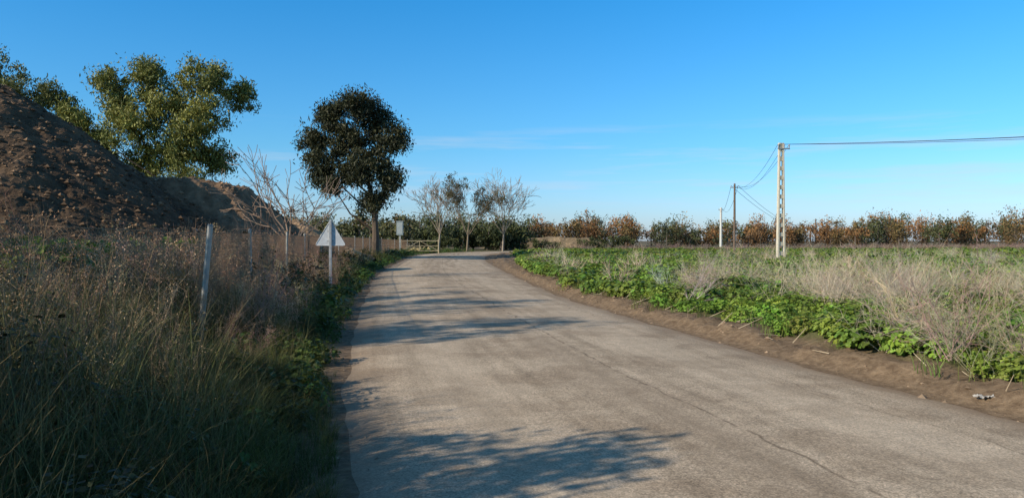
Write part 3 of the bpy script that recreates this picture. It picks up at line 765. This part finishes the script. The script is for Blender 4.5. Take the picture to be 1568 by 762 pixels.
for dx,sg in ((-.25,1.0),(.15,1.15),(.5,.9)):
    wire((17.7+dx,49.9,H1-.1),(56+dx,21.9,H1-.1),sg*.75,.013)
    wire((17.7+dx,49.9,H1-.1),(25.2+dx*.8,86,7.8),1.2*sg,.013)
for dx in (-.4,.4):
    wire((25.2+dx,86,7.8),(41+dx,149,7.8),1.6,.018); wire((25.2+dx,86,7.8),(90+dx,225,7.8),3.0,.025); 
build('overhead_wires',wb,M_wire)

root=empty('wooden_stake',(12.9,29,0)); b=Batch(); boxes(b,[(-.05,.05,-.04,.04,-.2,.98)],np.array([.40,.29,.18])); segs(b,[[0,0,.981]],[[0,0,1.05]],[.05],[.01],np.array([.36,.27,.17]),4)
build('stake_shaft',b,M_bark,parent=root)
b=Batch(); n=9; g=rng.normal(size=(n*n,3))*.008
uu,vv=np.meshgrid(np.linspace(-.08,.08,n),np.linspace(-.05,.05,n)); zz=.03+.02*fbm(uu*25,vv*25)
lz=float(gz(np.array([4.62]),np.array([7.4]))[0])
V=np.stack([uu.ravel()+4.62,vv.ravel()+7.4,zz.ravel()+lz],1)+g; idx=np.arange(n*n).reshape(n,n)
a_,b2,c_,d_=idx[:-1,:-1].ravel(),idx[:-1,1:].ravel(),idx[1:,1:].ravel(),idx[1:,:-1].ravel()
b.add(V,np.concatenate([np.stack([a_,b2,c_],1),np.stack([a_,c_,d_],1)]),np.array([.45,.42,.38])); build('crumpled_litter',b,M_conc)

# ------------------------------------------------------------------ light, sky, camera
EL=25.5; az_x,az_y=-.86,-.51
ts=Vector((az_x*math.cos(math.radians(EL)),az_y*math.cos(math.radians(EL)),math.sin(math.radians(EL)))).normalized()
sd=bpy.data.lights.new('sun','SUN'); sd.energy=5.0; sd.angle=math.radians(.5); sd.color=(1,.885,.71)
so=bpy.data.objects.new('sun',sd); so.rotation_euler=ts.to_track_quat('Z','Y').to_euler(); so.location=(0,0,50); scene.collection.objects.link(so)
w=bpy.data.worlds.new('World'); scene.world=w; w.use_nodes=True; nt=w.node_tree; nt.nodes.clear()
out=N(nt,'ShaderNodeOutputWorld'); bg=N(nt,'ShaderNodeBackground'); bg.inputs['Strength'].default_value=.115
sky=N(nt,'ShaderNodeTexSky',sky_type='NISHITA'); sky.sun_disc=False; sky.sun_elevation=math.radians(EL); sky.sun_rotation=math.atan2(az_x,az_y)%(2*math.pi)
sky.air_density=1.0; sky.dust_density=.6; sky.ozone_density=2.5
tc=N(nt,'ShaderNodeTexCoord'); sx=N(nt,'ShaderNodeSeparateXYZ'); nt.links.new(tc.outputs['Generated'],sx.inputs[0])
gr=N(nt,'ShaderNodeValToRGB'); el=gr.color_ramp.elements; el.new(.5); el.new(.6); el.new(.7)
for i,(p_,c_) in enumerate([(0,(.47,.56,.84)),(.12,(.26,.56,.76)),(.31,(.115,.57,.85)),(.55,(.20,.36,.44)),(1,(.25,.33,.38))]):
    el[i].position=p_; el[i].color=(*c_,1)
nt.links.new(sx.outputs[2],gr.inputs[0])
g2=mix(nt,1.0,sky.outputs[0],gr.outputs[0],'MULTIPLY'); g2=mix(nt,1.0,g2,(2.0,2.0,2.0),'MULTIPLY')
mp=N(nt,'ShaderNodeMapping'); mp.inputs['Scale'].default_value=(1.6,1.6,24); mp.inputs['Location'].default_value=(.35,0,.6); nt.links.new(tc.outputs['Generated'],mp.inputs['Vector'])
cn=noise(nt,mp.outputs[0],1.9,6,.6); cl=ramp(nt,cn,[(.51,(0,0,0)),(.71,(1,1,1))])
zm=ramp(nt,sx.outputs[2],[(.02,(0,0,0)),(.06,(1,1,1)),(.12,(1,1,1)),(.16,(0,0,0))])
f=mth(nt,'MULTIPLY',mth(nt,'MULTIPLY',cl,zm),.45)
col=mix(nt,f,g2,(5.6,6.2,7.1))
nt.links.new(col,bg.inputs['Color']); nt.links.new(bg.outputs[0],out.inputs[0])
cam=bpy.data.cameras.new('camera'); cam.sensor_width=36; cam.lens=18/math.tan(math.radians(34)); cam.clip_end=6000; cam.clip_start=.05
co=bpy.data.objects.new('camera',cam); co.location=(0,0,1.6); co.rotation_euler=(math.radians(90-.64),0,0); scene.collection.objects.link(co); scene.camera=co
scene.view_settings.view_transform='Standard'; scene.view_settings.look='None'; scene.view_settings.exposure=0
